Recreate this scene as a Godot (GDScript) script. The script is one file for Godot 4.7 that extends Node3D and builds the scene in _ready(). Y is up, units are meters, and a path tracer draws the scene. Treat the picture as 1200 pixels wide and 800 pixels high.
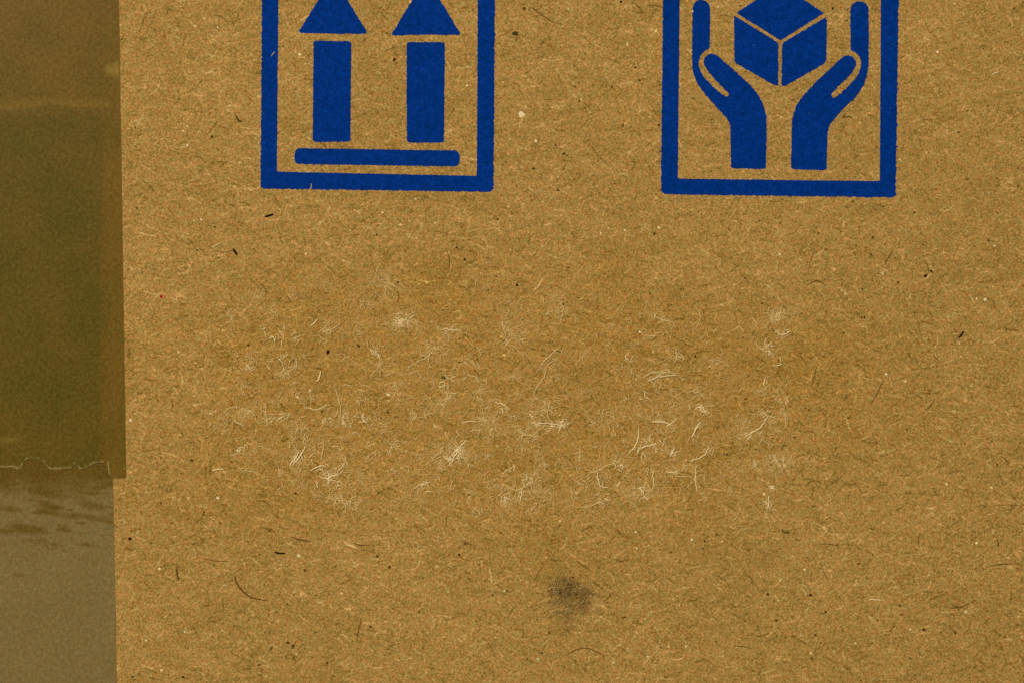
extends Node3D
# Close-up of one panel of a kraft cardboard box: two printed handling symbols, two strips of brown
# packing tape, scuffed paper fibres, a smudge. Lengths on the panel are measured in tenths of a
# millimetre ("dmm") from a corner of the part of the panel the photograph shows.

const DMM := 0.0001
const BOX := Vector3(0.36, 0.30, 0.30)          # width, height, depth of the carton
const BOX_AT := Vector3(-0.070, 0.0, -0.150)    # base centre; the printed panel lies in z = 0
const WALL := 0.004                              # corrugated board
const TILE := 2048
const TILE_SIZE := 0.1707                        # metres of board per repeat of the paper texture

var rng := RandomNumberGenerator.new()
var used_names := {}
var M := {}
var kraft_img: Image


func _ready() -> void:
	rng.seed = 20417
	# ---- camera
	var cam := Camera3D.new()
	cam.name = "camera"
	cam.fov = 20.0
	cam.near = 0.01
	cam.far = 20.0
	cam.position = Vector3(0, 0.15, 0.04 / tan(deg_to_rad(10.0)))
	add_child(cam)
	cam.current = true
	# ---- surroundings: a dim room
	var env := Environment.new()
	env.background_mode = Environment.BG_COLOR
	env.background_color = Color(0.52, 0.51, 0.49)
	env.tonemap_mode = Environment.TONE_MAPPER_LINEAR
	env.tonemap_exposure = 1.0
	env.sdfgi_enabled = true
	env.ssao_enabled = true
	env.ssil_enabled = true
	var we := WorldEnvironment.new()
	we.name = "environment"
	we.environment = env
	add_child(we)
	# ---- one broad room lamp, up and to the left of the box
	var lamp := AreaLight3D.new()
	lamp.name = "room_lamp"
	lamp.area_size = Vector2(0.35, 0.35)
	lamp.light_color = Color(1.0, 0.985, 0.95)
	lamp.light_energy = LAMP_ENERGY
	lamp.shadow_enabled = true
	add_child(lamp)
	lamp.look_at_from_position(Vector3(-0.62, 0.72, 1.25), Vector3(0, 0.15, 0))

	make_materials()
	build_floor()
	build_box()
	build_tapes()


const LAMP_ENERGY := 2.50


# ------------------------------------------------------------------ names and nodes

func numbered(parent: Node, called: String) -> String:
	var key := str(parent.get_instance_id()) + called
	var n: int = used_names.get(key, 0)
	used_names[key] = n + 1
	return called if n == 0 else "%s_%03d" % [called, n]


func put(called: String, mesh: Mesh, mat: Material, parent: Node3D) -> MeshInstance3D:
	var o := MeshInstance3D.new()
	o.name = numbered(parent, called)
	o.mesh = mesh
	o.material_override = mat
	o.cast_shadow = GeometryInstance3D.SHADOW_CASTING_SETTING_ON
	parent.add_child(o, true)
	return o


func thing(called: String, label: String, category: String, at: Vector3) -> Node3D:
	var o := Node3D.new()
	o.name = numbered(self, called)
	add_child(o, true)
	o.position = at
	o.set_meta("label", label)
	o.set_meta("category", category)
	return o


# a point on the printed panel, x right and y down in dmm, z metres proud of the paper; in box space
func on_panel(p: Vector2, z := 0.0) -> Vector3:
	return Vector3((p.x - 600.0) * DMM, 0.15 + (400.0 - p.y) * DMM, z) - BOX_AT


# ------------------------------------------------------------------ textures and materials

func seamless(size_x: int, size_y: int, freq: float, seed_: int, octaves := 3) -> PackedByteArray:
	var n := FastNoiseLite.new()
	n.noise_type = FastNoiseLite.TYPE_SIMPLEX_SMOOTH
	n.seed = seed_
	n.frequency = freq
	n.fractal_octaves = octaves
	var im := n.get_seamless_image(size_x, size_y, false, false, 0.1, true)
	im.convert(Image.FORMAT_L8)
	return im.get_data()


func plain_noise(size_x: int, size_y: int, freq: float, seed_: int, octaves := 3) -> PackedByteArray:
	var n := FastNoiseLite.new()
	n.noise_type = FastNoiseLite.TYPE_SIMPLEX_SMOOTH
	n.seed = seed_
	n.frequency = freq
	n.fractal_octaves = octaves
	var im := n.get_image(size_x, size_y, false, false, true)
	im.convert(Image.FORMAT_L8)
	return im.get_data()


# recycled kraft paper: felted light and dark fibres, drawn one by one, with a hue of their own
func make_kraft() -> void:
	var r := RandomNumberGenerator.new()
	r.seed = 991
	var n := TILE * TILE
	var lum := PackedFloat32Array()
	lum.resize(n)
	var hue := PackedFloat32Array()
	hue.resize(n)
	var mask := TILE - 1
	for k in 130000:
		var x := r.randf() * TILE
		var y := r.randf() * TILE
		var a := r.randfn(0.0, 0.62)
		var bend := r.randfn(0.0, 0.055)
		var length := int(4.0 + 22.0 * pow(r.randf(), 2.0))
		var pick := r.randf()
		var l := r.randfn(0.0, 0.098)
		var h := r.randfn(0.0, 0.30)
		if pick < 0.016:
			l = -r.randf_range(0.12, 0.30)
			bend *= 0.5
			length = int(4.0 + 20.0 * pow(r.randf(), 2.0))
		elif pick < 0.034:
			l = r.randf_range(0.11, 0.24)
			length = int(4.0 + 20.0 * pow(r.randf(), 2.0))
		var thick := r.randf() < 0.55
		var dx := cos(a)
		var dy := sin(a)
		for s in length:
			var i := (int(y) & mask) * TILE + (int(x) & mask)
			lum[i] += l
			hue[i] += h
			if thick:
				var j := ((int(y + dx) & mask)) * TILE + (int(x - dy) & mask)
				lum[j] += l * 0.8
				hue[j] += h * 0.8
			x += dx
			y += dy
			a += bend
			dx = cos(a)
			dy = sin(a)
	# mineral flecks and bits of recycled print
	for k in 1900:
		var cx := r.randi() & mask
		var cy := r.randi() & mask
		var l := -r.randf_range(0.25, 0.9) if r.randf() < 0.62 else r.randf_range(0.35, 0.8)
		var rad := 0.6 + 1.1 * pow(r.randf(), 3.0)
		for dy in range(-2, 3):
			for dx in range(-2, 3):
				var f := clampf(rad + 0.6 - sqrt(float(dx * dx + dy * dy)), 0.0, 1.0)
				if f > 0.0:
					var i := ((cy + dy) & mask) * TILE + ((cx + dx) & mask)
					lum[i] = lerpf(lum[i], l, f)
					hue[i] *= 1.0 - f
	var cloud := seamless(TILE, TILE, 0.012, 5, 3)
	var mid := seamless(TILE, TILE, 0.21, 6, 2)
	var tint := seamless(TILE, TILE, 0.10, 7, 3)
	var bytes := PackedByteArray()
	bytes.resize(n * 3)
	var heights := PackedByteArray()
	heights.resize(n)
	for i in n:
		var li := clampf(lum[i], -0.8, 0.75)
		var v := 1.0 + li * 0.92 + (cloud[(((i >> 11) * 3 & mask) << 11) + (i & mask)] - 128) * 0.00042 + (mid[i] - 128) * 0.0011 + ((r.randi() & 255) - 128) * 0.0017
		var h := clampf(hue[i], -1.2, 1.2) * 0.009 + (tint[i] - 128) * 0.00055
		# light fibres are paler, dark ones more saturated
		var pale := maxf(li, 0.0) * 0.16
		bytes[i * 3] = clampi(int(161.0 * (v - pale * 0.75) * (1.0 + h)), 6, 250)
		bytes[i * 3 + 1] = clampi(int(123.5 * v * (1.0 - h * 0.55 + pale * 0.5)), 5, 245)
		bytes[i * 3 + 2] = clampi(int(62.0 * v * (1.0 - h * 0.9) + 160.0 * pale + (v - 1.0) * 42.0), 2, 235)
		heights[i] = clampi(int(128.0 + li * 110.0 + (mid[i] - 128) * 0.35), 0, 255)
	kraft_img = Image.create_from_data(TILE, TILE, false, Image.FORMAT_RGB8, bytes)
	var hi := Image.create_from_data(TILE, TILE, false, Image.FORMAT_L8, heights)
	hi.convert(Image.FORMAT_RGBA8)
	hi.bump_map_to_normal_map(1.0)
	M.kraft_color = ImageTexture.create_from_image(kraft_img)
	M.kraft_normal = ImageTexture.create_from_image(hi)


# broad tone of the printed panel: mottle, the rubbed patch, the grey smudge. Covers the panel once.
func make_panel_tone() -> ImageTexture:
	var w := 1440
	var h := 1200
	var a := plain_noise(w, h, 0.010, 31, 4)
	var b := plain_noise(w, h, 0.11, 32, 2)
	var c := plain_noise(w, h, 0.35, 33, 2)
	var bytes := PackedByteArray()
	bytes.resize(w * h * 3)
	for y in h:
		for x in w:
			var i := y * w + x
			var px := 600.0 + ((x + 0.5) / w * BOX.x - BOX.x / 2 + BOX_AT.x) / DMM
			var py := 400.0 - (BOX.y - (y + 0.5) / h * BOX.y - 0.15) / DMM
			var t := 0.955 + (a[i] - 128) * 0.00018 + (b[i] - 128) * 0.00015
			var cr := t
			var cg := t
			var cb := t
			# rubbed patch: the pale skin of the paper is scuffed off
			var q := Vector2((px - 590.0) / 430.0, (py - 462.0) / 165.0).length() + (a[i] - 128) * 0.003
			var rub := smoothstep(1.25, 0.55, q)
			if rub > 0.0:
				cr *= 1.0 - 0.012 * rub
				cg *= 1.0 - 0.030 * rub
				cb *= 1.0 - 0.12 * rub
			var d := Vector2(px - 665.0, py - 706.0)
			if d.length() < 70.0:
				var e := Vector2(d.x / 31.0, (d.y + 6.0) / 30.0).length() + (b[i] - 128) * 0.004
				var crest := minf(Vector2((d.x + 3.0) / 17.0, (d.y + 18.0) / 8.0).length(), Vector2((d.x - 19.0) / 9.0, (d.y + 7.0) / 9.0).length()) + (b[i] - 128) * 0.0028
				var s := 0.18 * smoothstep(1.25, 0.25, e) + 0.16 * smoothstep(1.9, 0.1, crest)
				s *= clampf(1.0 + (c[i] - 128) * 0.004, 0.5, 1.5)
				cr *= 1.0 - s * 0.80
				cg *= 1.0 - s * 0.70
				cb *= 1.0 - s * 0.62
			bytes[i * 3] = clampi(int(cr * 255.0), 0, 255)
			bytes[i * 3 + 1] = clampi(int(cg * 255.0), 0, 255)
			bytes[i * 3 + 2] = clampi(int(cb * 255.0), 0, 255)
	return ImageTexture.create_from_image(Image.create_from_data(w, h, false, Image.FORMAT_RGB8, bytes))


# blue flexographic ink: nearly even, a little mottled, with pin-holes
func make_ink() -> ImageTexture:
	var s := 512
	var r := RandomNumberGenerator.new()
	r.seed = 77
	var a := seamless(s, s, 0.12, 41, 2)
	var b := seamless(s, s, 0.02, 42, 2)
	var im := Image.create(s, s, false, Image.FORMAT_RGB8)
	for y in s:
		for x in s:
			var i := y * s + x
			var v := (a[i] - 128) * 0.0006 + (b[i] - 128) * 0.0002 + r.randfn(0.0, 0.10)
			im.set_pixel(x, y, Color8(clampi(int(0 + v * 26), 0, 60), clampi(int(44 * (1 + v)), 8, 90), clampi(int(113 * (1 + v)), 30, 170)))
	for k in 90:
		var x := r.randi_range(1, s - 2)
		var y := r.randi_range(1, s - 2)
		im.set_pixel(x, y, Color8(60, 80, 110))
	return ImageTexture.create_from_image(im)


# the jagged lower end of the upper strip, in dmm
const TORN := [[147, 559.3], [139, 559.6], [131, 558], [128.5, 556.5], [127, 553], [127.3, 547], [126, 543], [120, 541.3], [113, 541.6], [108, 543.5], [104, 546], [99, 547.5], [95, 549.5], [91, 547], [88, 543], [85, 546], [81, 549], [79, 548], [76, 549], [70, 549], [64, 549.5], [58, 549], [55, 546], [52, 543], [48, 538.5], [42, 536.6], [36, 536.8], [31, 537.5],
		[28, 540.5], [26.5, 545], [25, 548.5], [20, 549], [15, 546.5], [9, 547], [0, 547.5], [-8, 546], [-14, 541], [-19, 537], [-28, 536], [-36, 539], [-40, 546], [-52, 548], [-66, 547], [-74, 540], [-84, 537], [-92, 541], [-98, 548], [-112, 549], [-126, 546], [-132, 539], [-142, 537], [-152, 543], [-160, 549], [-180, 547], [-192, 539], [-204, 541], [-212, 549], [-232, 548], [-246, 540], [-258, 541], [-266, 549], [-290, 547], [-304, 539], [-320, 548], [-335, 549]]

const TAPE_LEFT := -335.0      # dmm: the strips are 48 mm wide
const TAPE_WIDE := 480.0
const TAPE_RUN := 1920.0       # dmm of strip per texture


func tape_noise(w: int, h: int, seed_: int) -> Array:
	return [plain_noise(w, h, 0.012, seed_, 3), plain_noise(w, h, 0.17, seed_ + 1, 2), plain_noise(w, h, 0.21, seed_ + 2, 2)]


# film with fine chroma mottle; "how" gives the adhesive's look behind the film at each place
func make_tape(top: float, lower: bool) -> ImageTexture:
	var w := 512
	var h := 2048
	var ns := tape_noise(w, h, 60 if lower else 50)
	var streak := FastNoiseLite.new()
	streak.seed = 8
	streak.frequency = 0.030
	streak.fractal_octaves = 3
	var r := RandomNumberGenerator.new()
	r.seed = 5 if lower else 6
	var bytes := PackedByteArray()
	bytes.resize(w * h * 3)
	# places where the adhesive has wetted the paper: x, y, half length, half height
	var wet := [[60, 579, 17, 5], [15, 597, 12, 4], [30, 619, 17, 4], [6, 622, 8, 3], [115, 577, 12, 3], [112, 593, 14, 5], [106, 606, 26, 4], [62, 638, 12, 3], [100, 638, 12, 4], [40, 572, 30, 4], [-40, 590, 20, 5], [-90, 600, 22, 4], [-150, 585, 20, 5], [22, 674, 8, 3]]
	for y in h:
		for x in w:
			var i := y * w + x
			var px := TAPE_LEFT + (x + 0.5) / w * TAPE_WIDE
			var py := top + (y + 0.5) / h * TAPE_RUN
			var cr := 92.0
			var cg := 74.0
			var cb := 27.0
			var soft: float = (ns[0][i] - 128) / 128.0
			if lower:
				# hazy where air lies behind the film
				var haze := smoothstep(558.0, 592.0, py + soft * 16.0)
				var st := streak.get_noise_2d(px * 0.45 + soft * 8.0, py * 2.1 - px * 0.12)
				var wetted := smoothstep(0.20, 0.50, st) * smoothstep(665.0, 600.0, py) * 0.8
				for q in wet:
					var u: float = (px - q[0]) / q[2] * 0.9
					var v: float = (py - q[1] - 0.10 * (px - q[0])) / q[3]
					wetted = maxf(wetted, smoothstep(1.5, 0.1, sqrt(u * u + v * v) + soft * 0.6 + st * 0.7) * 0.75)
				haze *= 1.0 - wetted
				cr = lerpf(93.0, 118.0, haze) + soft * 3.0
				cg = lerpf(71.0, 98.5, haze) + soft * 3.0
				cb = lerpf(21.0, 57.0, haze) + soft * 3.0
			else:
				var green := smoothstep(119.0, 145.0, py + soft * 8.0) * smoothstep(126.0, 112.0, px)
				cr = lerpf(103.0, 91.0, green) + soft * 7.0
				cg = lerpf(79.0, 74.0, green) + soft * 3.0
				cb = lerpf(24.0, 21.0, green) + soft * 3.0
				# wrinkle and air pockets behind the film
				var line := 121.0 + 0.0011 * (px - 70.0) * (px - 70.0) + soft * 4.0
				var fold := smoothstep(10.0, 0.0, absf(py - line) * (2.0 if py > line else 1.0)) * smoothstep(137.0, 120.0, px)
				var pocket := smoothstep(10.0, -4.0, absf(py - 82.0) - (px - 122.0) * 0.35) * smoothstep(118.0, 126.0, px) * smoothstep(141.0, 138.0, px)
				var pocket2 := smoothstep(1.0, 0.4, Vector2((px - 8.0) / 20.0, (py - 515.0) / 5.0).length())
				var lift := 9.0 * fold + 26.0 * pocket + 12.0 * pocket2
				cr += lift * 1.1
				cg += lift
				cb += lift * 0.75
				if py > 528.0 and py < 562.0 and px > -340.0:
					var near := 99.0
					for j in range(1, TORN.size()):
						if absf(TORN[j][0] - px) < 26.0:
							near = minf(near, Geometry2D.get_closest_point_to_segment(Vector2(px, py), Vector2(TORN[j - 1][0], TORN[j - 1][1]), Vector2(TORN[j][0], TORN[j][1])).distance_to(Vector2(px, py)))
					var white := smoothstep(3.6, 0.4, near) * clampf(0.75 + (ns[1][i] - 128) * 0.012, 0.1, 1.6) * smoothstep(133.0, 128.0, px)
					cr += 26.0 * white
					cg += 26.0 * white
					cb += 24.0 * white
			var g: float = r.randfn(0.0, 4.5) + (ns[1][i] - 128) * 0.08
			var k: float = (ns[2][i] - 128) * 0.065
			bytes[i * 3] = clampi(int(cr + g + k), 0, 255)
			bytes[i * 3 + 1] = clampi(int(cg + g - k * 0.35), 0, 255)
			bytes[i * 3 + 2] = clampi(int(cb + g - k * 0.25), 0, 255)
	return ImageTexture.create_from_image(Image.create_from_data(w, h, false, Image.FORMAT_RGB8, bytes))


func flat_material(c: Color, rough := 0.85) -> StandardMaterial3D:
	var m := StandardMaterial3D.new()
	m.albedo_color = c
	m.roughness = rough
	m.metallic_specular = 0.25
	return m


func make_materials() -> void:
	make_kraft()
	var kraft := StandardMaterial3D.new()
	kraft.resource_name = "kraft paper"
	kraft.albedo_texture = M.kraft_color
	kraft.roughness = 0.9
	kraft.metallic_specular = 0.2
	kraft.normal_enabled = true
	kraft.normal_texture = M.kraft_normal
	kraft.normal_scale = 0.22
	M.kraft = kraft
	var front: StandardMaterial3D = kraft.duplicate()
	front.resource_name = "kraft paper, printed panel"
	front.detail_enabled = true
	front.detail_albedo = make_panel_tone()
	front.detail_blend_mode = BaseMaterial3D.BLEND_MODE_MUL
	front.detail_uv_layer = BaseMaterial3D.DETAIL_UV_2
	M.front = front
	var ink := StandardMaterial3D.new()
	ink.resource_name = "blue ink"
	ink.albedo_texture = make_ink()
	ink.roughness = 0.75
	ink.metallic_specular = 0.1
	ink.normal_enabled = true
	ink.normal_texture = M.kraft_normal
	ink.normal_scale = 0.12
	M.ink = ink
	for lower in [false, true]:
		var t := StandardMaterial3D.new()
		t.resource_name = "brown tape film"
		t.albedo_texture = make_tape(0.0 if lower else -1300.0, lower)
		t.transparency = BaseMaterial3D.TRANSPARENCY_ALPHA
		t.albedo_color = Color(1, 1, 1, 0.93 if lower else 0.90)
		t.roughness = 0.36
		t.metallic_specular = 0.14
		M["tape_lower" if lower else "tape_upper"] = t
	M.tape_edge = flat_material(Color8(112, 84, 38), 0.6)
	M.torn = flat_material(Color8(128, 106, 62), 0.6)
	M.torn_bright = flat_material(Color8(158, 134, 84), 0.6)
	M.fibre_white = flat_material(Color8(224, 199, 145))
	M.fibre_pale = flat_material(Color8(207, 177, 117))
	M.fibre_tan = flat_material(Color8(196, 160, 98))
	M.fibre_dull = flat_material(Color8(186, 148, 86))
	M.fibre_brown = flat_material(Color8(104, 72, 32))
	M.fleck_black = flat_material(Color8(30, 24, 13))
	M.fleck_brown = flat_material(Color8(78, 54, 26))
	M.fleck_green = flat_material(Color8(60, 54, 28))
	M.fleck_red = flat_material(Color8(150, 8, 36))
	M.fleck_white = flat_material(Color8(212, 190, 146))
	M.fleck_grey = flat_material(Color8(78, 66, 38))
	M.dirt = flat_material(Color8(98, 76, 44))
	M.dirt_dark = flat_material(Color8(60, 45, 26))
	for k in ["fleck_black", "fleck_brown", "fleck_green", "fleck_grey", "fibre_brown", "dirt", "dirt_dark"]:
		M[k].metallic_specular = 0.06
	M.floor = flat_material(Color8(112, 108, 102), 0.6)


# ------------------------------------------------------------------ shapes

func quad(st: SurfaceTool, a: Vector3, b: Vector3, c: Vector3, d: Vector3, n: Vector3, uvs := [], uv2s := []) -> void:
	var pts := [a, b, c, a, c, d]
	var ids := [0, 1, 2, 0, 2, 3]
	for k in 6:
		st.set_normal(n)
		if uvs:
			st.set_uv(uvs[ids[k]])
		if uv2s:
			st.set_uv2(uv2s[ids[k]])
		st.add_vertex(pts[k])


# a board with chamfered front edges; its own axes: x right, y up, z out of the front face at z = 0
func board(w: float, h: float, t: float) -> ArrayMesh:
	var st := SurfaceTool.new()
	st.begin(Mesh.PRIMITIVE_TRIANGLES)
	var c := 0.0012
	var x0 := -w / 2
	var x1 := w / 2
	var uv := func(p: Vector3) -> Vector2: return Vector2(p.x + p.z, -p.y + p.z) / TILE_SIZE
	var uv2 := func(p: Vector3) -> Vector2: return Vector2((p.x - x0) / w, 1.0 - p.y / h)
	var ring := func(inset: float, z: float) -> Array: return [Vector3(x0 + inset, h - inset, z), Vector3(x1 - inset, h - inset, z), Vector3(x1 - inset, inset, z), Vector3(x0 + inset, inset, z)]
	var f: Array = ring.call(c, 0.0)
	var m: Array = ring.call(0.0, -c)
	var b: Array = ring.call(0.0, -t)
	var faces := [[f[0], f[1], f[2], f[3], Vector3.BACK], [b[1], b[0], b[3], b[2], Vector3.FORWARD]]
	for k in 4:
		var j := (k + 1) % 4
		var side: Vector3 = [Vector3.UP, Vector3.RIGHT, Vector3.DOWN, Vector3.LEFT][k]
		faces.append([m[k], m[j], f[j], f[k], (side + Vector3.BACK).normalized()])
		faces.append([b[k], b[j], m[j], m[k], side])
	for q in faces:
		var corners: Array = q.slice(0, 4)
		quad(st, q[0], q[1], q[2], q[3], q[4], corners.map(uv), corners.map(uv2))
	st.generate_tangents()
	return st.commit()


# Chaikin corner cutting, then even resampling of a closed outline
func rounded(outline: PackedVector2Array, cut: float, rounds := 2) -> PackedVector2Array:
	var p := outline
	for k in rounds:
		var q := PackedVector2Array()
		for i in p.size():
			var a := p[i]
			var b := p[(i + 1) % p.size()]
			var d := a.distance_to(b)
			var f := minf(0.25, cut / maxf(d, 0.001))
			q.append(a.lerp(b, f))
			q.append(b.lerp(a, f))
		p = q
		cut *= 0.4
	return p


func resampled(p: PackedVector2Array, step: float) -> PackedVector2Array:
	var out := PackedVector2Array()
	for i in p.size():
		var a := p[i]
		var b := p[(i + 1) % p.size()]
		var n := maxi(1, int(round(a.distance_to(b) / step)))
		for k in n:
			out.append(a.lerp(b, float(k) / n))
	return out


var rag := FastNoiseLite.new()

# the edge of flexo print wanders and bleeds along single fibres
func ragged(p: PackedVector2Array, amount: float) -> PackedVector2Array:
	rag.frequency = 0.24
	rag.fractal_octaves = 3
	var out := PackedVector2Array()
	for i in p.size():
		var d := (p[(i + 1) % p.size()] - p[(i - 1 + p.size()) % p.size()]).normalized()
		var n := Vector2(d.y, -d.x)
		var q := p[i]
		var v := rag.get_noise_2d(q.x * 1.3, q.y * 1.3) * 1.6
		if rng.randf() < 0.035:
			v += rng.randf_range(0.5, 1.5)
		out.append(q + n * v * amount)
	return out


func smoothed_open(pts: PackedVector2Array) -> PackedVector2Array:
	for k in 2:
		var q := PackedVector2Array([pts[0]])
		for i in pts.size() - 1:
			q.append(pts[i].lerp(pts[i + 1], 0.25))
			q.append(pts[i].lerp(pts[i + 1], 0.75))
		q.append(pts[pts.size() - 1])
		pts = q
	return pts


# a film of ink (or tape) with the given outline, its top "z" above the paper
func film(outline: PackedVector2Array, z: float, uv_of: Callable) -> ArrayMesh:
	var st := SurfaceTool.new()
	st.begin(Mesh.PRIMITIVE_TRIANGLES)
	var tri := Geometry2D.triangulate_polygon(outline)
	if tri.is_empty():
		push_error("outline could not be filled")
	for i in range(0, tri.size(), 3):
		var a := outline[tri[i]]
		var b := outline[tri[i + 1]]
		var c := outline[tri[i + 2]]
		var order := [a, b, c] if (b - a).cross(c - a) > 0.0 else [a, c, b]
		for p in order:
			st.set_normal(Vector3.BACK)
			st.set_uv(uv_of.call(p))
			st.add_vertex(on_panel(p, z))
	rim(st, outline, 0.0, z, uv_of)
	st.generate_tangents()
	return st.commit()


func rim(st: SurfaceTool, outline: PackedVector2Array, z0: float, z1: float, uv_of: Callable) -> void:
	var turn := 1.0 if not Geometry2D.is_polygon_clockwise(outline) else -1.0
	for i in outline.size():
		var a := outline[i]
		var b := outline[(i + 1) % outline.size()]
		var d := (b - a).normalized() * turn
		var n := Vector3(d.y, d.x, 0.0)
		var ua: Vector2 = uv_of.call(a)
		var ub: Vector2 = uv_of.call(b)
		quad(st, on_panel(a, z1), on_panel(b, z1), on_panel(b, z0), on_panel(a, z0), n, [ua, ub, ub, ua])


func uv_ink(p: Vector2) -> Vector2:
	return p / 640.0


func ink(corners: Array, cut := 4.0, rounds := 2) -> ArrayMesh:
	var p := ragged(resampled(rounded(PackedVector2Array(corners), cut, rounds), 1.3), 0.58)
	return film(p, 0.00002, uv_ink)


# the square frame round a symbol: outer and inner corners, clockwise from the top left
func ink_frame(outer: Array, inner: Array) -> ArrayMesh:
	var st := SurfaceTool.new()
	st.begin(Mesh.PRIMITIVE_TRIANGLES)
	var per := 170
	var rings := []
	for pair in [[outer, 4.0], [inner, 1.5]]:
		var p := PackedVector2Array()
		for k in 4:
			var a: Vector2 = pair[0][k]
			var b: Vector2 = pair[0][(k + 1) % 4]
			for s in per:
				p.append(a.lerp(b, float(s) / per))
		# ease the corners
		var q := p.duplicate()
		var reach: int = 2 if pair[1] > 2.0 else 1
		for k in 4:
			for o in range(-reach, reach + 1):
				var i: int = (k * per + o + p.size()) % p.size()
				q[i] = (p[(i - reach + p.size()) % p.size()] + p[(i + reach) % p.size()]) * 0.5
		rings.append(ragged(q, 0.85 if pair[1] > 2.0 else -0.45))
	for i in per * 4:
		var j := (i + 1) % (per * 4)
		var pts := [rings[0][i], rings[0][j], rings[1][j], rings[1][i]]
		quad(st, on_panel(pts[0], 0.00002), on_panel(pts[1], 0.00002), on_panel(pts[2], 0.00002), on_panel(pts[3], 0.00002), Vector3.BACK, pts.map(uv_ink))
	rim(st, rings[0], 0.0, 0.00002, uv_ink)
	rim(st, rings[1], 0.0, 0.00002, uv_ink)
	st.generate_tangents()
	return st.commit()


# a fibre: a thin four-sided tube that tapers to both ends
func fibre(st: SurfaceTool, pts: PackedVector3Array, radius: float, blunt := 0.25) -> void:
	var n := pts.size()
	var rings := []
	for i in n:
		var d := (pts[mini(i + 1, n - 1)] - pts[maxi(i - 1, 0)]).normalized()
		var side := d.cross(Vector3.BACK)
		side = side.normalized() if side.length() > 0.01 else Vector3.RIGHT
		var up := side.cross(d).normalized()
		var t := float(i) / (n - 1)
		var r := radius * lerpf(blunt, 1.0, pow(sin(PI * clampf(t, 0.02, 0.98)), 0.6))
		rings.append([pts[i] + side * r, pts[i] + up * r * 0.7, pts[i] - side * r, pts[i] - up * r * 0.7, side, up])
	for i in n - 1:
		for k in 4:
			var j := (k + 1) % 4
			var na: Vector3 = [rings[i][4], rings[i][5], -rings[i][4], -rings[i][5]][k]
			var nb: Vector3 = [rings[i][4], rings[i][5], -rings[i][4], -rings[i][5]][j]
			var v := [rings[i][k], rings[i + 1][k], rings[i + 1][j], rings[i][j]]
			var ns := [na, na, nb, nb]
			for q in [0, 2, 1, 0, 3, 2]:
				st.set_normal(ns[q])
				st.add_vertex(v[q])


# a drawn fibre through points on the panel, lying on the paper and rising a little between its ends
func lay_fibre(st: SurfaceTool, px: PackedVector2Array, radius: float, rise: float, wob := 1.5) -> void:
	var s := smoothed_open(px)
	var p3 := PackedVector3Array()
	for i in s.size():
		var t := float(i) / (s.size() - 1)
		var z := radius * 0.5 + rise * sin(PI * t) * (0.75 + 0.25 * sin(t * 9.0 + px[0].x))
		var w := Vector2(rag.get_noise_2d(s[i].x * 0.9, s[i].y * 0.9 + 300.0), rag.get_noise_2d(s[i].x * 0.9 + 500.0, s[i].y * 0.9)) * wob
		p3.append(on_panel(s[i] + w, z))
	fibre(st, p3, radius)


func random_fibre(st: SurfaceTool, at: Vector2, angle: float, length: float, radius: float, rise: float, curl := 0.25) -> void:
	var p := at
	var a := angle
	var bend := rng.randfn(0.0, curl)
	var px := PackedVector2Array([p])
	var n := 5
	for k in n:
		p += Vector2(cos(a), sin(a)) * length / n
		a += bend + rng.randfn(0.0, curl * 0.6)
		px.append(p)
	lay_fibre(st, px, radius, rise, clampf(length * 0.06, 0.1, 1.2))


func new_st() -> SurfaceTool:
	var st := SurfaceTool.new()
	st.begin(Mesh.PRIMITIVE_TRIANGLES)
	return st


# a flat chip of foreign matter in the paper, uneven in outline, a little domed
func chip(at: Vector2, rx: float, ry: float, angle: float) -> ArrayMesh:
	var st := new_st()
	var n := 9
	var ring := []
	for k in n:
		var t := TAU * k / n
		var q := Vector2(cos(t) * rx, sin(t) * ry) * rng.randf_range(0.72, 1.18)
		ring.append(at + q.rotated(angle))
	var top := on_panel(at, 0.00004)
	for k in n:
		for v in [[top, Vector3.BACK], [on_panel(ring[k], 0.000012), Vector3.BACK], [on_panel(ring[(k + 1) % n], 0.000012), Vector3.BACK]]:
			st.set_normal(v[1])
			st.add_vertex(v[0])
	return st.commit()


# ------------------------------------------------------------------ the setting and the box

func build_floor() -> void:
	var p := PlaneMesh.new()
	p.size = Vector2(3.0, 3.0)
	var o := put("floor", p, M.floor, self)
	o.position.y = -0.001
	o.set_meta("kind", "structure")
	o.set_meta("label", "plain grey floor under the cardboard box")


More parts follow.
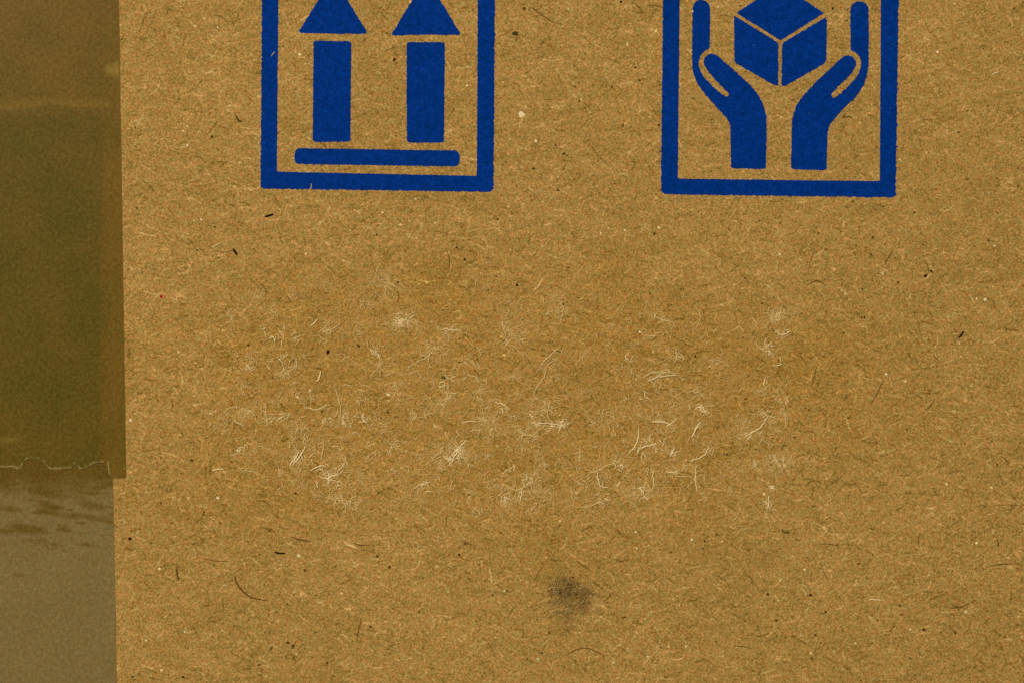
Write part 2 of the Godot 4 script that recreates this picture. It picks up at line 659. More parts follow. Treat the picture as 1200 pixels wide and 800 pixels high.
func build_box() -> void:
	var box := thing("cardboard_box", "brown kraft cardboard box with blue printed handling symbols and scuffed fibres", "cardboard box", BOX_AT)
	var front := put("printed_panel", board(BOX.x, BOX.y, WALL), M.front, box)
	front.position = Vector3(0, 0, BOX.z / 2)
	front.set_meta("label", "kraft panel with blue symbols, scuffed fibres and a grey smudge")
	var back := put("panel", board(BOX.x, BOX.y, WALL), M.kraft, box)
	back.transform = Transform3D(Basis(Vector3.UP, PI), Vector3(0, 0, -BOX.z / 2))
	var side := board(BOX.z - 2 * WALL - 0.0006, BOX.y, WALL)
	for s in [-1, 1]:
		var o := put("panel", side, M.kraft, box)
		o.transform = Transform3D(Basis(Vector3.UP, s * PI / 2), Vector3(s * BOX.x / 2, 0, 0))
	var flap := board(BOX.x - 2 * WALL - 0.0006, BOX.z / 2 - WALL - 0.001, WALL)
	for s in [-1, 1]:
		var o := put("top_flap", flap, M.kraft, box)
		o.transform = Transform3D(Basis(Vector3.UP, 0.0 if s > 0 else PI) * Basis(Vector3.RIGHT, -PI / 2), Vector3(0, BOX.y - 0.0005, s * (BOX.z / 2 - WALL - 0.0003)))
	var bottom := put("bottom_flap", board(BOX.x - 2 * WALL - 0.0006, BOX.z - 2 * WALL - 0.0006, WALL), M.kraft, box)
	bottom.transform = Transform3D(Basis(Vector3.RIGHT, PI / 2), Vector3(0, 0.0005, -BOX.z / 2 + WALL + 0.0003))
	build_arrows_symbol(box)
	build_hands_symbol(box)
	build_flecks(box)
	build_fibres(box)


# outline points read off a sheet with its own origin and scale
func sheet(points: Array, origin: Vector2, scale_: float) -> Array:
	return points.map(func(p): return origin + Vector2(p[0], p[1]) * scale_)


func build_arrows_symbol(box: Node3D) -> void:
	var o := Vector2(290, 0)
	var s := 0.3
	var sym := put("this_way_up_symbol", ink_frame(
		sheet([[57, -185], [968, -175], [961, 750], [50, 737]], o, s), sheet([[121, -120], [900, -112], [896, 687], [114, 671]], o, s)), M.ink, box)
	sym.set_meta("label", "blue square symbol with two upward arrows over a bar")
	put("arrow_head", ink(sheet([[196, 128], [334, -92], [471, 132], [330, 132]], o, s), 2.5), M.ink, sym)
	put("arrow_head", ink(sheet([[559, 139], [698, -90], [835, 137], [690, 135]], o, s), 2.5), M.ink, sym)
	put("arrow_shaft", ink(sheet([[257, 159], [405, 161], [401, 554], [254, 555]], o, s), 2.0), M.ink, sym)
	put("arrow_shaft", ink(sheet([[621, 164], [771, 165], [767, 558], [622, 557]], o, s), 2.0), M.ink, sym)
	put("base_bar", ink(sheet([[184, 579], [829, 588], [829, 651], [182, 641]], o, s), 4.0), M.ink, sym)


func build_hands_symbol(box: Node3D) -> void:
	var o := Vector2(765, 0)
	var s := 0.3
	var sym := put("handle_with_care_symbol", ink_frame(
		sheet([[42, -175], [964, -170], [950, 772], [32, 759]], o, s), sheet([[107, -112], [893, -106], [888, 708], [98, 698]], o, s)), M.ink, box)
	sym.set_meta("label", "blue square symbol with two hands cupping a cube")
	var left := [[155, 60], [156, 25], [168, 4], [190, -3], [212, 4], [224, 25], [225, 60], [223, 191], [203, 199], [186, 217], [178, 245], [184, 274], [202, 303], [242, 343], [278, 373], [287, 377], [296, 374], [297, 364],
		[256, 324], [216, 279], [199, 252], [200, 229], [213, 213], [234, 208], [254, 217], [285, 245], [330, 285], [378, 328], [410, 366], [434, 411], [445, 452], [446, 490], [443, 661], [306, 658], [303, 488], [291, 463], [250, 419], [201, 365], [171, 321], [157, 280], [154, 240]]
	var right := [[845, 60], [844, 28], [832, 10], [810, 4], [786, 10], [774, 28], [773, 60], [774, 197], [788, 203], [806, 217], [816, 244], [812, 272], [797, 302], [758, 342], [718, 378], [707, 382], [699, 377], [699, 366],
		[740, 325], [776, 289], [793, 263], [796, 240], [785, 223], [764, 215], [742, 223], [704, 258], [640, 318], [592, 369], [563, 409], [549, 446], [544, 480], [541, 662], [680, 666], [684, 520], [692, 491], [702, 474], [742, 428], [792, 382], [824, 338], [839, 290], [845, 250]]
	put("hand", ink(sheet(left, o, s), 2.0), M.ink, sym)
	put("hand", ink(sheet(right, o, s), 2.0), M.ink, sym)
	put("cube_face", ink(sheet([[326, 50], [497, -60], [671, 50], [500, 158]], o, s), 1.6), M.ink, sym)
	put("cube_face", ink(sheet([[318, 60], [491, 166], [491, 337], [478, 334], [320, 244]], o, s), 1.6), M.ink, sym)
	put("cube_face", ink(sheet([[681, 64], [506, 168], [503, 338], [520, 335], [679, 244]], o, s), 2.5), M.ink, sym)


func build_flecks(box: Node3D) -> void:
	# x, y, half width, half height, turn, material
	for f in [
		[188.5, 347.5, 2.3, 2.1, 0.0, "red"], [295, 136, 1.2, 1.0, 0, "black"], [159, 195, 1.2, 1.0, 0, "brown"], [160, 244, 2.0, 1.2, 0.9, "brown"], [224, 539, 2.2, 1.8, 0.3, "green"], [152, 631, 2.4, 2.3, 0, "black"],
		[238, 603, 1.5, 1.3, 0, "green"], [214, 793, 2.0, 1.5, 0.6, "black"], [155, 793, 2.0, 1.3, 2.6, "green"], [520, 442, 3.6, 2.6, 0.2, "green"], [384, 412, 2.4, 2.8, 0.4, "black"], [420, 405, 3.0, 1.6, 0.7, "brown"],
		[464, 488, 3.2, 1.2, 0.1, "brown"], [606, 334, 1.6, 2.2, 0.2, "black"], [535, 290, 1.6, 1.3, 0, "black"], [660, 357, 2.0, 1.3, 0.7, "black"], [654, 223, 1.8, 1.8, 0, "brown"], [666, 314, 1.4, 1.0, 0, "black"],
		[581, 324, 1.4, 1.4, 0, "brown"], [613, 512, 1.4, 1.4, 0, "brown"], [320, 443, 1.4, 1.3, 0, "brown"], [604, 39, 4.2, 3.2, 0.0, "green"], [614, 10, 2.6, 2.0, 0.2, "brown"], [728, 2, 1.8, 1.5, 0, "black"], [730, 147, 1.2, 2.6, 0.3, "brown"],
		[651, 170, 1.6, 1.6, 0, "green"], [745, 79, 1.5, 1.3, 0, "black"], [750, 94, 1.5, 1.3, 0, "black"], [717, 102, 1.3, 2.2, 0.3, "brown"], [673, 77, 1.4, 1.3, 0, "brown"], [686, 127, 1.5, 1.1, 0, "brown"], [462, 70, 1.7, 2.6, 0.2, "black"], [767, 274, 2.0, 2.0, 0, "brown"],
		[890, 259, 1.2, 1.2, 0, "black"], [1000, 236, 1.2, 1.3, 0, "black"], [1011, 339, 1.4, 1.0, 0, "black"], [1010, 372, 0.9, 2.2, 0.1, "black"], [1013.5, 372, 0.9, 2.2, 0.1, "black"], [906, 349, 1.2, 1.7, 0.2, "black"], [1085, 323.5, 2.4, 2.0, 0.0, "black"], [1092, 318, 2.5, 1.3, 0.8, "black"],
		[1159, 282, 2.4, 1.2, 0.7, "brown"], [1072, 249, 1.3, 1.2, 0, "black"], [1169, 209, 1.3, 1.2, 0, "brown"], [1082, 287, 1.5, 0.9, 0.3, "brown"], [1021, 298, 1.2, 1.2, 0, "black"], [931, 512, 1.9, 1.6, 0.2, "black"], [852, 532, 1.6, 1.6, 0, "brown"], [874, 467, 1.5, 1.3, 0, "brown"], [815, 417, 1.5, 1.3, 0, "black"],
		[878, 440, 1.3, 1.3, 0, "brown"], [1063, 503, 1.5, 1.3, 0, "brown"], [1169, 544, 1.3, 1.2, 0, "black"], [1007, 660, 2.6, 1.1, -0.2, "brown"], [950, 697, 1.8, 1.6, 0, "black"], [968, 717, 1.8, 1.7, 0, "black"], [1083, 738, 2.7, 2.4, 0.5, "brown"], [1067, 771, 2.8, 1.0, 0.7, "brown"], [956, 744, 1.6, 1.7, 0, "green"], [962, 753, 1.3, 1.2, 0, "brown"],
		[1057, 720, 1.8, 1.4, 0.8, "brown"], [1029, 727, 1.0, 1.0, 0, "black"], [840, 626, 1.7, 1.5, 0, "brown"], [826, 634, 1.5, 1.4, 0, "black"], [824, 643, 1.3, 1.3, 0, "brown"], [900, 696, 2.2, 1.6, 0.4, "green"], [343, 757, 2.2, 3.4, 0.2, "grey"], [337, 753, 3.0, 1.6, 0.2, "green"], [318, 759, 1.8, 2.8, 0.4, "grey"], [357, 668, 2.4, 1.3, 0.5, "brown"],
		[538, 650, 1.9, 1.7, 0, "brown"], [434, 734, 1.8, 1.8, 0.4, "brown"], [303, 779, 1.8, 1.3, 0.5, "brown"], [394, 731, 1.3, 1.2, 0, "brown"], [558, 728, 1.3, 1.2, 0, "brown"], [545, 636, 1.2, 2.4, 0.2, "brown"], [577, 697, 1.6, 1.4, 0, "brown"], [732, 723, 1.9, 1.2, 0, "black"], [635, 765, 1.4, 1.4, 0, "black"], [671, 676, 1.5, 1.1, 0, "black"], [702, 665, 1.7, 1.2, 0, "brown"], [775, 758, 1.4, 1.0, 0.2, "brown"],
		[1158, 124, 1.2, 1.1, 0, "black"], [1153, 57, 1.1, 1.0, 0, "black"], [1160, 66, 1.1, 1.0, 0, "black"], [1124, 155, 1.8, 1.3, 0.3, "brown"], [976, 10, 1.5, 1.5, 0, "black"], [993, 24, 1.2, 1.2, 0, "brown"], [992, 197, 1.6, 1.3, 0, "brown"],
		# pale ones
		[611, 134, 4.4, 4.0, 0, "white"], [628, 165, 2.0, 2.2, 0, "white"], [152.5, 492, 1.8, 2.2, 0, "white"], [255, 583, 2.0, 1.8, 0.4, "white"], [228, 30, 1.2, 1.2, 0, "white"], [255, 32, 1.4, 1.2, 0, "white"], [219, 170, 1.6, 1.6, 0, "white"], [227, 258, 1.1, 1.0, 0, "white"], [236, 258, 1.1, 1.0, 0, "white"], [1155, 351, 2.3, 2.3, 0.3, "white"],
		[1145, 350, 1.5, 1.2, 0, "white"], [1039, 438, 1.8, 1.9, 0, "white"], [914, 298, 1.6, 1.6, 0, "white"], [991, 344, 1.5, 1.2, 0, "white"], [870, 338, 1.3, 1.2, 0, "white"], [750, 389, 1.7, 1.7, 0, "white"], [1166, 288, 1.6, 1.3, 0, "white"], [1035, 321, 1.2, 1.2, 0, "white"], [732, 270, 1.6, 1.6, 0, "white"], [704, 273, 1.3, 1.3, 0, "white"], [448, 249, 1.5, 1.3, 0, "white"],
		[510, 261, 1.2, 1.2, 0, "white"], [487, 233, 1.3, 1.2, 0, "white"], [943, 667, 1.6, 1.5, 0, "white"], [1132, 717, 1.7, 1.6, 0, "white"], [1067, 737, 1.5, 1.4, 0, "white"], [811, 632, 1.6, 1.7, 0, "white"], [804, 757, 1.6, 1.4, 0, "white"], [746, 642, 1.3, 1.2, 0, "white"], [759, 769, 1.5, 1.4, 0, "white"], [719, 776, 1.4, 1.3, 0, "white"], [350, 651, 2.2, 2.0, 0, "white"], [455, 462, 3.0, 1.6, 0.4, "white"],
		[905, 571, 2.6, 2.2, 0.2, "white"], [363, 458, 1.4, 2.4, 0.1, "white"], [348, 465, 2.4, 1.8, 0, "white"], [235, 257, 1.2, 1.2, 0, "white"], [1099, 61, 2.0, 1.6, 0, "white"], [216, 740, 1.3, 1.3, 0, "white"], [171, 750, 1.6, 1.3, 0.2, "white"], [630, 772, 1.4, 1.3, 0, "white"], [591, 692, 1.4, 1.3, 0, "white"], [745, 623, 1.3, 1.3, 0, "white"], [1182, 653, 1.4, 1.2, 0, "white"], [812, 13, 1.2, 1.6, 0, "white"],
	]:
		put("fleck", chip(Vector2(f[0], f[1]), f[2] * 0.92, f[3] * 0.92, f[4]), M["fleck_" + f[5]], box)
	# dark single fibres
	for d in [
		[[[276, 135], [278, 140], [280, 142], [283, 142]], 0.9, "black"], [[[310, 254], [315, 252.5], [320, 251]], 1.4, "black"], [[[272.5, 291.5], [275, 295], [277.5, 299]], 1.5, "black"], [[[244, 288], [254, 295], [264, 296], [272, 294]], 0.55, "brown"],
		[[[207, 664], [206.5, 670], [207.5, 675], [209, 680]], 1.35, "brown"], [[[274, 674], [277, 684], [286, 695], [297, 701.5], [313, 703]], 1.3, "brown"], [[[238, 654], [250, 657], [268, 657.5]], 0.7, "brown"], [[[341, 629], [350, 632], [357, 632.5], [363, 634]], 1.2, "brown"],
		[[[414, 636], [421, 638.5], [431, 639]], 0.95, "brown"], [[[321, 646.5], [327, 648], [334, 648]], 1.2, "black"], [[[424, 726], [420, 735], [418, 752]], 0.7, "brown"], [[[622, 8], [634, 17], [648, 26]], 0.9, "brown"], [[[648, 26], [660, 29]], 0.5, "brown"],
		[[[946, 334], [953, 330], [961, 329], [968, 335]], 0.85, "brown"], [[[1124, 396], [1127, 392], [1129.5, 388]], 1.3, "black"], [[[1118, 400], [1124, 395]], 0.6, "brown"], [[[1036, 311], [1042, 301], [1047, 293]], 0.75, "brown"], [[[1175, 535], [1179, 538], [1183, 543]], 0.95, "brown"],
		[[[1110, 711], [1121, 713], [1132, 709], [1146, 701]], 0.7, "brown"], [[[1169, 630], [1170, 636], [1171, 640]], 0.9, "brown"], [[[1020, 474], [1027, 464], [1030, 456], [1036, 446]], 0.8, "brown"], [[[1085, 480], [1091, 475], [1096, 467]], 0.8, "brown"], [[[952, 450], [955, 440], [957, 429]], 0.75, "brown"],
		[[[938, 416], [942, 422], [946, 427]], 0.8, "brown"], [[[916, 619], [919, 624], [925, 624]], 0.7, "black"], [[[681, 502], [687, 498], [693, 493]], 0.6, "brown"], [[[524, 293], [526, 302], [527, 314]], 0.7, "brown"], [[[1094, 415], [1097, 419], [1100, 422]], 0.8, "brown"], [[[663, 768], [672, 762], [685, 758], [697, 762], [708, 769]], 0.85, "brown"],
		[[[625, 682], [631, 671], [636, 664]], 0.6, "brown"], [[[960, 637], [972, 637], [984, 639]], 0.7, "brown"], [[[962, 660], [966, 672], [973, 680]], 0.55, "brown"], [[[1160, 663], [1172, 661], [1196, 660]], 0.75, "brown"], [[[859, 757], [870, 757], [882, 760]], 0.65, "brown"], [[[565, 745], [573, 754], [580, 768]], 0.6, "brown"],
		[[[430, 44], [427, 47], [424, 49]], 0.8, "brown"], [[[948, 317], [950, 304], [956, 294]], 0.45, "brown"], [[[1048, 585], [1041, 577], [1036, 575]], 0.5, "brown"], [[[1165, 592], [1185, 591], [1198, 592]], 0.5, "brown"], [[[998, 561], [1006, 571], [1011, 578]], 0.5, "brown"], [[[700, 340], [701, 352], [700, 366]], 0.4, "brown"],
	]:
		var st := new_st()
		lay_fibre(st, PackedVector2Array(d[0].map(func(p): return Vector2(p[0], p[1]))), d[1] * (0.64 if d[2] == "brown" else 0.85) * DMM, 0.00001, 0.5)
		put("dark_fibre", st.commit(), M["fibre_brown" if d[2] == "brown" else "fleck_black"], box)
	# the grains that make up the grey smudge
	for pass_ in [["dirt", 360, 0.25, 0.60], ["dirt_dark", 200, 0.35, 0.85]]:
		var dirt := new_st()
		for k in pass_[1]:
			var q := Vector2.from_angle(rng.randf() * TAU) * sqrt(rng.randf())
			var c := Vector2(665, 710) + q * Vector2(31, 34)
			var where := rng.randf()
			if where < 0.45:
				c = Vector2(662, 689) + q * Vector2(20, 11)
			elif where < 0.65:
				c = Vector2(684, 700) + q * Vector2(11, 12)
			var rad := rng.randf_range(pass_[2], pass_[3])
			var turn := rng.randf() * TAU
			var ring := []
			for j in 5:
				ring.append(c + Vector2(rad, 0).rotated(turn + TAU * j / 5) * rng.randf_range(0.6, 1.4))
			for j in 5:
				for v in [on_panel(c, 0.00004), on_panel(ring[j], 0.00001), on_panel(ring[(j + 1) % 5], 0.00001)]:
					dirt.set_normal(Vector3.BACK)
					dirt.add_vertex(v)
		var o := put("dirt_grains", dirt.commit(), M[pass_[0]], box)
		o.set_meta("kind", "stuff")


func build_fibres(box: Node3D) -> void:
	# single fibres raised from the paper: points, radius in dmm, material
	for f in [
		[[[329, 440], [332, 431], [331, 426]], 0.7, "pale"], [[[334, 437], [345, 431], [348, 427]], 0.6, "pale"], [[[346, 434], [348, 424], [344, 419]], 0.6, "pale"], [[[371, 447], [375, 441], [375, 434]], 1.1, "white"], [[[363, 457], [365, 473]], 0.6, "pale"], [[[357, 476], [364, 479], [372, 480], [383, 474]], 0.7, "white"],
		[[[391, 451], [396, 463], [399, 474], [400, 488]], 0.7, "pale"], [[[274, 492], [279, 495], [285, 499]], 1.1, "pale"], [[[287, 484], [295, 480], [299, 486], [301, 496]], 0.7, "pale"], [[[310, 476], [312, 488], [313, 501]], 0.55, "pale"], [[[339, 545], [346, 537], [351, 528]], 1.0, "white"], [[[343, 544], [351, 535], [358, 522]], 0.9, "white"],
		[[[378, 511], [379, 522], [376, 538]], 0.65, "pale"], [[[371, 515], [379, 509], [391, 509], [403, 517]], 0.6, "tan"], [[[362, 536], [369, 528]], 0.8, "pale"], [[[364, 552], [371, 546], [382, 545]], 0.9, "white"], [[[373, 557], [382, 561], [389, 558], [395, 555]], 0.9, "white"], [[[384, 552], [386, 561], [385, 566]], 0.8, "white"],
		[[[399, 532], [403, 538], [409, 543]], 0.7, "pale"], [[[404, 542], [400, 548], [395, 553]], 0.7, "white"], [[[371, 562], [372, 571]], 0.8, "white"], [[[484, 574], [490, 568], [497, 567], [506, 564]], 0.8, "pale"], [[[454, 516], [460, 522], [466, 514]], 0.7, "pale"], [[[249, 551], [255, 549.5], [261, 549]], 0.9, "white"],
		[[[276, 550], [285, 551], [303, 554]], 0.55, "pale"], [[[449, 440], [457, 438], [466, 435]], 0.6, "pale"], [[[434, 443], [440, 433], [448, 424]], 0.6, "pale"], [[[400, 452], [407, 450], [413, 452]], 0.7, "pale"], [[[476, 434], [488, 424], [503, 418], [511, 404]], 0.6, "pale"], [[[502, 424], [504, 412]], 0.8, "pale"],
		[[[624, 463], [632, 450], [639, 441], [640, 431]], 0.7, "pale"], [[[632, 431], [640, 420], [657, 406]], 0.7, "pale"], [[[638, 432], [645, 424], [653, 421]], 0.6, "pale"], [[[541, 496], [548, 493], [559, 494]], 0.7, "white"], [[[626, 497], [640, 495], [655, 498], [662, 500]], 0.75, "white"], [[[654, 508], [657, 498], [661, 489]], 0.75, "white"],
		[[[605, 516], [612, 509], [625, 510], [637, 499]], 0.6, "pale"], [[[527, 545], [533, 535], [537, 526], [546, 515]], 0.95, "white"], [[[537, 529], [543, 536], [550, 545]], 0.7, "pale"], [[[529, 533], [537, 526], [545, 517]], 0.8, "white"], [[[537, 529], [539, 537], [541, 545]], 0.6, "pale"], [[[592, 571], [603, 574], [613, 572], [625, 563]], 0.7, "pale"],
		[[[613, 571], [611, 580], [609, 589]], 0.75, "white"], [[[605, 584], [611, 576], [614, 568]], 0.6, "pale"], [[[580, 471], [590, 473], [597, 480]], 0.85, "white"], [[[737, 531], [745, 522], [749, 512], [748, 500]], 0.75, "white"], [[[764, 494], [773, 493.5], [786, 496]], 0.9, "white"], [[[780, 500], [788, 495]], 0.7, "white"],
		[[[754, 442], [765, 436], [780, 435], [797, 438]], 0.75, "pale"], [[[759, 446], [772, 441], [794, 439]], 0.75, "white"], [[[690, 552], [700, 553], [710, 545], [720, 543]], 0.7, "pale"], [[[700, 553], [701, 564], [705, 571], [713, 571]], 0.85, "white"], [[[722, 571], [728, 564]], 0.8, "white"], [[[765, 551], [766, 561], [767, 568]], 0.75, "white"],
		[[[753, 583], [761, 577], [769, 567]], 0.6, "pale"], [[[748, 571], [752, 574], [755, 579]], 1.0, "white"], [[[680, 595], [695, 592], [716, 585]], 0.6, "pale"], [[[752, 524], [760, 522], [770, 520]], 1.0, "white"], [[[728, 471], [735, 466]], 0.6, "pale"], [[[874, 510], [885, 505], [894, 499], [900, 487]], 0.85, "white"],
		[[[889, 486], [897, 483], [905, 481]], 0.6, "pale"], [[[921, 481], [921, 499]], 0.7, "pale"], [[[889, 520], [895, 513]], 0.7, "pale"], [[[944, 539], [952, 531]], 0.8, "tan"], [[[811, 511], [816, 504], [819, 496]], 1.0, "white"], [[[808, 540], [820, 537], [828, 531], [831, 522]], 0.75, "white"], [[[786, 535], [789, 530], [790, 524]], 0.8, "white"],
		[[[815, 549], [815, 562], [817, 577]], 0.75, "white"], [[[780, 552], [788, 554], [795, 551]], 0.8, "white"], [[[791, 558], [805, 558]], 0.7, "pale"], [[[901, 580], [901, 595]], 0.75, "white"], [[[906, 428], [913, 428], [918, 426]], 0.7, "white"], [[[895, 451], [896, 447], [898, 443]], 0.8, "white"], [[[821, 481], [824, 476], [828, 484]], 0.7, "white"],
		[[[648, 354], [656, 352], [661, 361], [657, 376]], 0.6, "pale"], [[[520, 385], [530, 388], [541, 387]], 0.75, "white"], [[[378, 389], [390, 386], [399, 378]], 0.7, "pale"], [[[363, 383], [373, 374]], 0.8, "white"], [[[905, 374], [912, 366], [922, 368]], 0.6, "pale"], [[[906, 380], [903, 372], [908, 364]], 0.55, "pale"], [[[908, 388], [917, 394], [926, 389]], 0.75, "white"],
		[[[764, 369], [775, 374], [786, 378]], 0.75, "pale"], [[[770, 366], [766, 375]], 0.6, "pale"], [[[814, 358], [821, 366], [821, 376], [815, 386]], 0.6, "pale"], [[[801, 343], [801, 350]], 0.55, "pale"], [[[249, 290], [254, 288], [260, 284]], 0.8, "pale"], [[[362, 224], [365, 216]], 0.5, "pale"], [[[692, 277], [701, 274], [712, 266]], 0.5, "tan"],
		[[[1018, 702.5], [1026, 702], [1033, 703]], 0.8, "white"], [[[832, 704], [841, 700]], 0.6, "pale"], [[[1050, 652], [1064, 651], [1086, 648]], 0.5, "tan"], [[[860, 610], [864, 606]], 0.7, "pale"], [[[897, 610], [900, 602]], 0.6, "pale"], [[[804, 709], [812, 708]], 0.6, "tan"], [[[1163, 87], [1172, 84]], 0.7, "white"], [[[1120, 28], [1134, 25]], 0.6, "tan"],
		[[[318, 66], [321, 60]], 0.5, "pale"],
	]:
		var st := new_st()
		lay_fibre(st, PackedVector2Array(f[0].map(func(p): return Vector2(p[0], p[1]))), f[1] * 0.9 * DMM, rng.randf_range(0.00002, 0.00008))
		put("raised_fibre", st.commit(), M["fibre_" + f[2]], box)
	# tufts: x, y, radius, fibres, material
	var faint := new_st()
	for t in [
		[470, 376, 9, 17, "white"], [472, 378, 12, 14, "pale"], [338, 432, 10, 9, "pale"], [354, 503, 9, 10, "pale"], [399, 486, 6, 7, "white"], [381, 494, 5, 6, "white"], [290, 484, 8, 8, "pale"], [346, 538, 11, 9, "pale"], [384, 556, 13, 12, "white"], [404, 541, 9, 9, "pale"], [352, 537, 7, 7, "white"],
		[570, 497, 11, 16, "pale"], [565, 468, 10, 10, "tan"], [655, 497, 9, 10, "white"], [628, 497, 9, 11, "pale"], [612, 505, 9, 10, "pale"], [537, 530, 9, 14, "white"], [538, 532, 14, 12, "pale"], [612, 574, 11, 14, "pale"], [635, 560, 8, 8, "tan"], [640, 424, 10, 9, "tan"], [628, 472, 14, 12, "tan"],
		[504, 412, 10, 9, "pale"], [445, 428, 9, 9, "pale"], [466, 452, 7, 7, "pale"], [512, 476, 9, 10, "tan"], [519, 470, 8, 7, "pale"], [515, 525, 9, 8, "pale"], [772, 440, 12, 12, "pale"], [778, 493, 12, 9, "pale"], [765, 521, 9, 10, "white"], [750, 575, 10, 10, "white"], [703, 560, 8, 7, "pale"], [692, 594, 12, 9, "tan"],
		[822, 481, 8, 10, "white"], [817, 499, 6, 6, "white"], [790, 531, 6, 7, "white"], [879, 508, 8, 9, "white"], [895, 487, 8, 8, "pale"], [912, 542, 8, 13, "white"], [912, 546, 11, 10, "pale"], [901, 592, 6, 8, "white"], [905, 572, 5, 5, "white"], [858, 505, 8, 6, "tan"], [872, 498, 8, 8, "pale"], [787, 555, 9, 8, "pale"],
		[655, 366, 12, 13, "pale"], [600, 392, 14, 16, "pale"], [597, 364, 12, 12, "tan"], [527, 388, 10, 8, "pale"], [455, 337, 14, 12, "pale"], [440, 333, 12, 8, "tan"], [384, 385, 10, 9, "pale"], [345, 348, 9, 8, "tan"], [300, 353, 9, 8, "tan"], [272, 370, 8, 8, "pale"], [300, 345, 7, 6, "pale"], [780, 376, 9, 8, "pale"],
		[914, 370, 12, 16, "pale"], [919, 391, 6, 7, "white"], [838, 424, 8, 8, "pale"], [822, 466, 10, 8, "pale"], [795, 470, 12, 9, "tan"], [655, 345, 8, 6, "tan"], [560, 330, 9, 6, "tan"], [830, 562, 9, 6, "tan"], [856, 575, 8, 6, "tan"], [690, 570, 10, 6, "tan"], [860, 605, 9, 6, "tan"], [430, 355, 10, 8, "tan"], [380, 333, 10, 7, "tan"],
		[420, 390, 12, 8, "tan"], [492, 572, 8, 6, "pale"], [462, 518, 6, 6, "pale"], [640, 585, 10, 7, "tan"], [590, 590, 10, 7, "tan"], [730, 545, 9, 6, "tan"], [720, 493, 6, 5, "pale"], [695, 494, 5, 6, "pale"], [870, 545, 9, 6, "tan"], [320, 530, 9, 6, "tan"], [350, 563, 9, 6, "tan"], [300, 520, 9, 6, "tan"], [420, 555, 8, 5, "tan"],
	]:
		var st := new_st()
		var c := Vector2(t[0], t[1])
		var lean := rng.randf() * TAU
		var drift := Vector2(rng.randf_range(0.55, 1.0), rng.randf_range(0.25, 0.5))
		var turn := rng.randf() * TAU
		for k in int(t[3] * 1.5):
			var q := Vector2(rng.randfn(0, drift.x), rng.randfn(0, drift.y)).rotated(turn) * float(t[2])
			random_fibre(st, c + q, lean + rng.randfn(0.0, 0.9) + (PI if rng.randf() < 0.5 else 0.0), rng.randf_range(0.3, 1.0) * float(t[2]), rng.randf_range(0.28, 0.60) * DMM, rng.randf_range(0.00001, 0.00006), 0.2)
		for k in int(t[3] * 4.0):
			var q := Vector2(rng.randfn(0, 1.1), rng.randfn(0, 0.8)) * float(t[2])
			random_fibre(faint, c + q, rng.randf() * TAU, rng.randf_range(0.3, 0.9) * float(t[2]), rng.randf_range(0.24, 0.4) * DMM, 0.00001, 0.2)
		put("fibre_tuft", st.commit(), M["fibre_" + t[4]], box)
	put("paper_nap", faint.commit(), M.fibre_tan, box).set_meta("kind", "stuff")
	# short bright wisps, gathered in drifts
	for kind in ["tan", "pale", "white"]:
		var wisps := new_st()
		for k in (330 if kind == "tan" else 95 if kind == "pale" else 32):
			var c := Vector2(rng.randf_range(250, 930), 325.0 + 270.0 * sqrt(rng.randf()))
			if Vector2((c.x - 590.0) / 360.0, (c.y - 470.0) / 150.0).length() > 1.0:
				continue
			var lean := rng.randf() * TAU
			var reach := rng.randf_range(5.0, 16.0)
			for j in rng.randi_range(4, 11):
				random_fibre(wisps, c + Vector2(rng.randfn(0, 1), rng.randfn(0, 0.5)).rotated(lean) * reach * 0.6, lean + rng.randfn(0, 0.8), rng.randf_range(2.5, 9.5), rng.randf_range(0.28, 0.64) * DMM, rng.randf_range(0.00001, 0.00005), 0.2)
		put("paper_nap", wisps.commit(), M["fibre_" + kind], box).set_meta("kind", "stuff")
	# the fine nap of the rubbed patch, too fine to tell fibre from fibre
	for kind in ["dull", "tan"]:
		var st := new_st()
		var n := 2000 if kind == "dull" else 500
		for k in n:
			var c := Vector2(rng.randfn(590, 190), rng.randfn(460, 75))
			if c.x < 175 or c.x > 1190 or c.y < 250 or c.y > 770:
				continue
			random_fibre(st, c, rng.randfn(0.0, 0.9), rng.randf_range(3, 11), rng.randf_range(0.22, 0.42) * DMM, rng.randf_range(0.0, 0.00001), 0.16)
		put("paper_nap", st.commit(), M["fibre_" + kind], box).set_meta("kind", "stuff")
	var nap := new_st()
	for k in 700:
		var c := Vector2(rng.randf_range(150, 1330), rng.randf_range(-150, 950))
		if c.y < 240 and (absf(c.x - 442) < 150 or absf(c.x - 913) < 152):
			continue
		random_fibre(nap, c, rng.randfn(0.0, 0.9), rng.randf_range(4, 16), rng.randf_range(0.22, 0.38) * DMM, rng.randf_range(0.0, 0.00002), 0.22)
	put("paper_nap", nap.commit(), M.fibre_dull, box).set_meta("kind", "stuff")


# ------------------------------------------------------------------ the tape

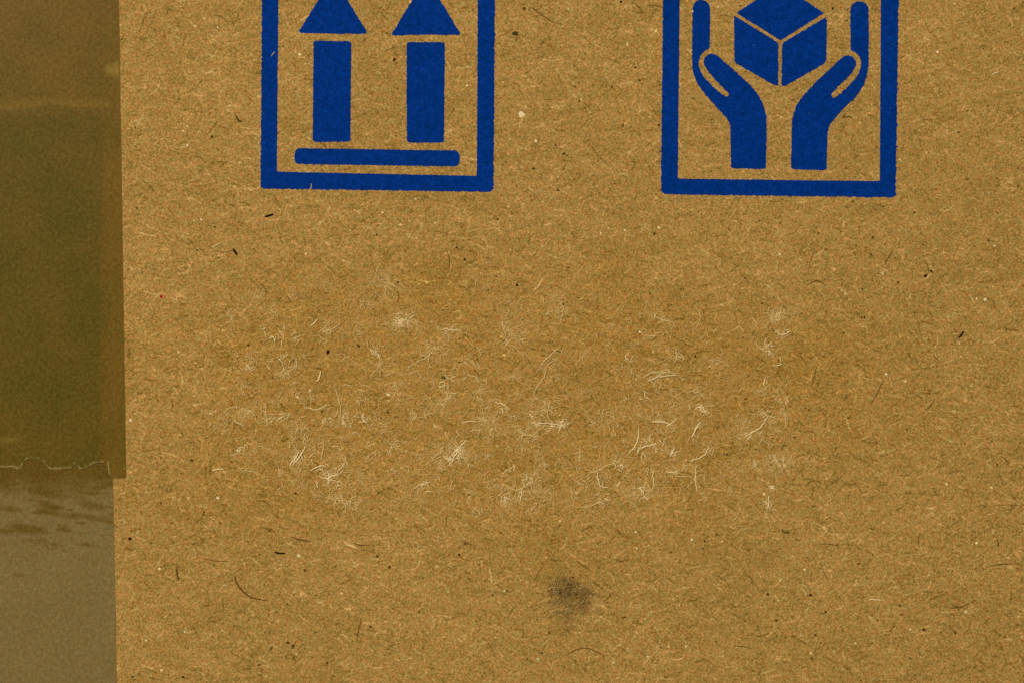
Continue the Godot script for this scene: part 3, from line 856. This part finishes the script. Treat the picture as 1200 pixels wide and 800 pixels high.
func build_tapes() -> void:
	var z_low := 0.00006
	var z_up := 0.00013
	# the strip underneath, which carries on below the cut end of the other
	var low := thing("packing_tape", "lower strip of brown packing tape, hazy and greyish, emerging below the torn end", "packing tape", BOX_AT)
	var low_top := 0.0
	var uv_low := func(p: Vector2) -> Vector2: return Vector2((p.x - TAPE_LEFT) / TAPE_WIDE, (p.y - low_top) / TAPE_RUN)
	var edge := PackedVector2Array()
	for k in 121:
		var y := lerpf(15.0, 1895.0, k / 120.0)
		edge.append(Vector2(131.5 + (y - 560.0) * 0.0195 + rng.randfn(0, 0.08), y))
	var outline := edge.duplicate()
	outline.append(Vector2(TAPE_LEFT + 12.0, 1895))
	outline.append(Vector2(TAPE_LEFT + 4.0, 15))
	low.set_meta("group", "strips of brown packing tape")
	put("film", tape_film(outline, z_low, uv_low), M.tape_lower, low)
	put("film_edge", strip_edge(edge, 0.0, z_low, 0.5), M.tape_edge, low)

	# the strip on top, torn off on a toothed cutter
	var up := thing("packing_tape", "upper strip of dark brown packing tape with a jagged torn lower end", "packing tape", BOX_AT)
	up.set_meta("group", "strips of brown packing tape")
	var up_top := -1300.0
	var uv_up := func(p: Vector2) -> Vector2: return Vector2((p.x - TAPE_LEFT) / TAPE_WIDE, (p.y - up_top) / TAPE_RUN)
	var side := PackedVector2Array()
	for k in 121:
		var y := lerpf(-1099.0, 559.0, k / 120.0)
		side.append(Vector2(147.0 + (y - 559.0) * 0.0150 + rng.randfn(0, 0.08), y))
	var torn := PackedVector2Array()
	for p in TORN:
		torn.append(Vector2(p[0], p[1]))
	var whole := side.duplicate()
	for i in range(1, torn.size()):
		whole.append(torn[i])
	whole.append(Vector2(TAPE_LEFT - 22.0, -1099))
	put("film", tape_film(whole, z_up, uv_up), M.tape_upper, up)
	put("film_edge", strip_edge(side, 0.0, z_up, 0.5), M.tape_edge, up)
	# where it was torn the film is stretched white and curls up a little
	var dense := PackedVector2Array()
	for i in range(1, torn.size() - 1):
		for s in 4:
			dense.append(torn[i].lerp(torn[i + 1], s / 4.0))
	var dull := new_st()
	var bright := new_st()
	var k0 := 0
	while k0 < dense.size() - 8:
		var n := mini(int(rng.randf_range(6, 18)), dense.size() - k0)
		var mid: Vector2 = dense[k0 + n / 2]
		var lit := rng.randf() < 0.16 or (mid.x > 121 and mid.x < 130) or (mid.x > 62 and mid.x < 76)
		for strand in (2 if lit else 1):
			var lip := PackedVector3Array()
			for i in n:
				lip.append(on_panel(dense[k0 + i] + Vector2(rng.randfn(0, 0.4), rng.randfn(0, 0.4) - strand * 1.1), z_up + rng.randf_range(0.0, 0.00002)))
			fibre(bright if lit else dull, lip, rng.randf_range(0.22, 0.55) * DMM, 0.3)
		k0 += n - 1 + (2 if rng.randf() < 0.4 else 0)
	put("torn_edge", dull.commit(), M.torn, up).set_meta("label", "stretched dull edge where the tape was torn")
	put("torn_edge", bright.commit(), M.torn_bright, up).set_meta("label", "pale whitened bits of the torn tape edge")


func tape_film(outline: PackedVector2Array, z: float, uv_of: Callable) -> ArrayMesh:
	var st := new_st()
	var tri := Geometry2D.triangulate_polygon(outline)
	if tri.is_empty():
		push_error("tape outline could not be filled")
	for i in range(0, tri.size(), 3):
		var a := outline[tri[i]]
		var b := outline[tri[i + 1]]
		var c := outline[tri[i + 2]]
		for p in ([a, b, c] if (b - a).cross(c - a) > 0.0 else [a, c, b]):
			st.set_normal(Vector3.BACK)
			st.set_uv(uv_of.call(p))
			st.add_vertex(on_panel(p, z))
	st.generate_tangents()
	return st.commit()


# the cut side of a film: a low bevel, darker because one looks through the width of the film
func strip_edge(edge: PackedVector2Array, z0: float, z1: float, wide: float) -> ArrayMesh:
	var st := new_st()
	for i in edge.size() - 1:
		var a := edge[i]
		var b := edge[i + 1]
		quad(st, on_panel(a, z1), on_panel(a + Vector2(wide, 0), z0), on_panel(b + Vector2(wide, 0), z0), on_panel(b, z1), Vector3(0.35, 0, 0.94))
	return st.commit()
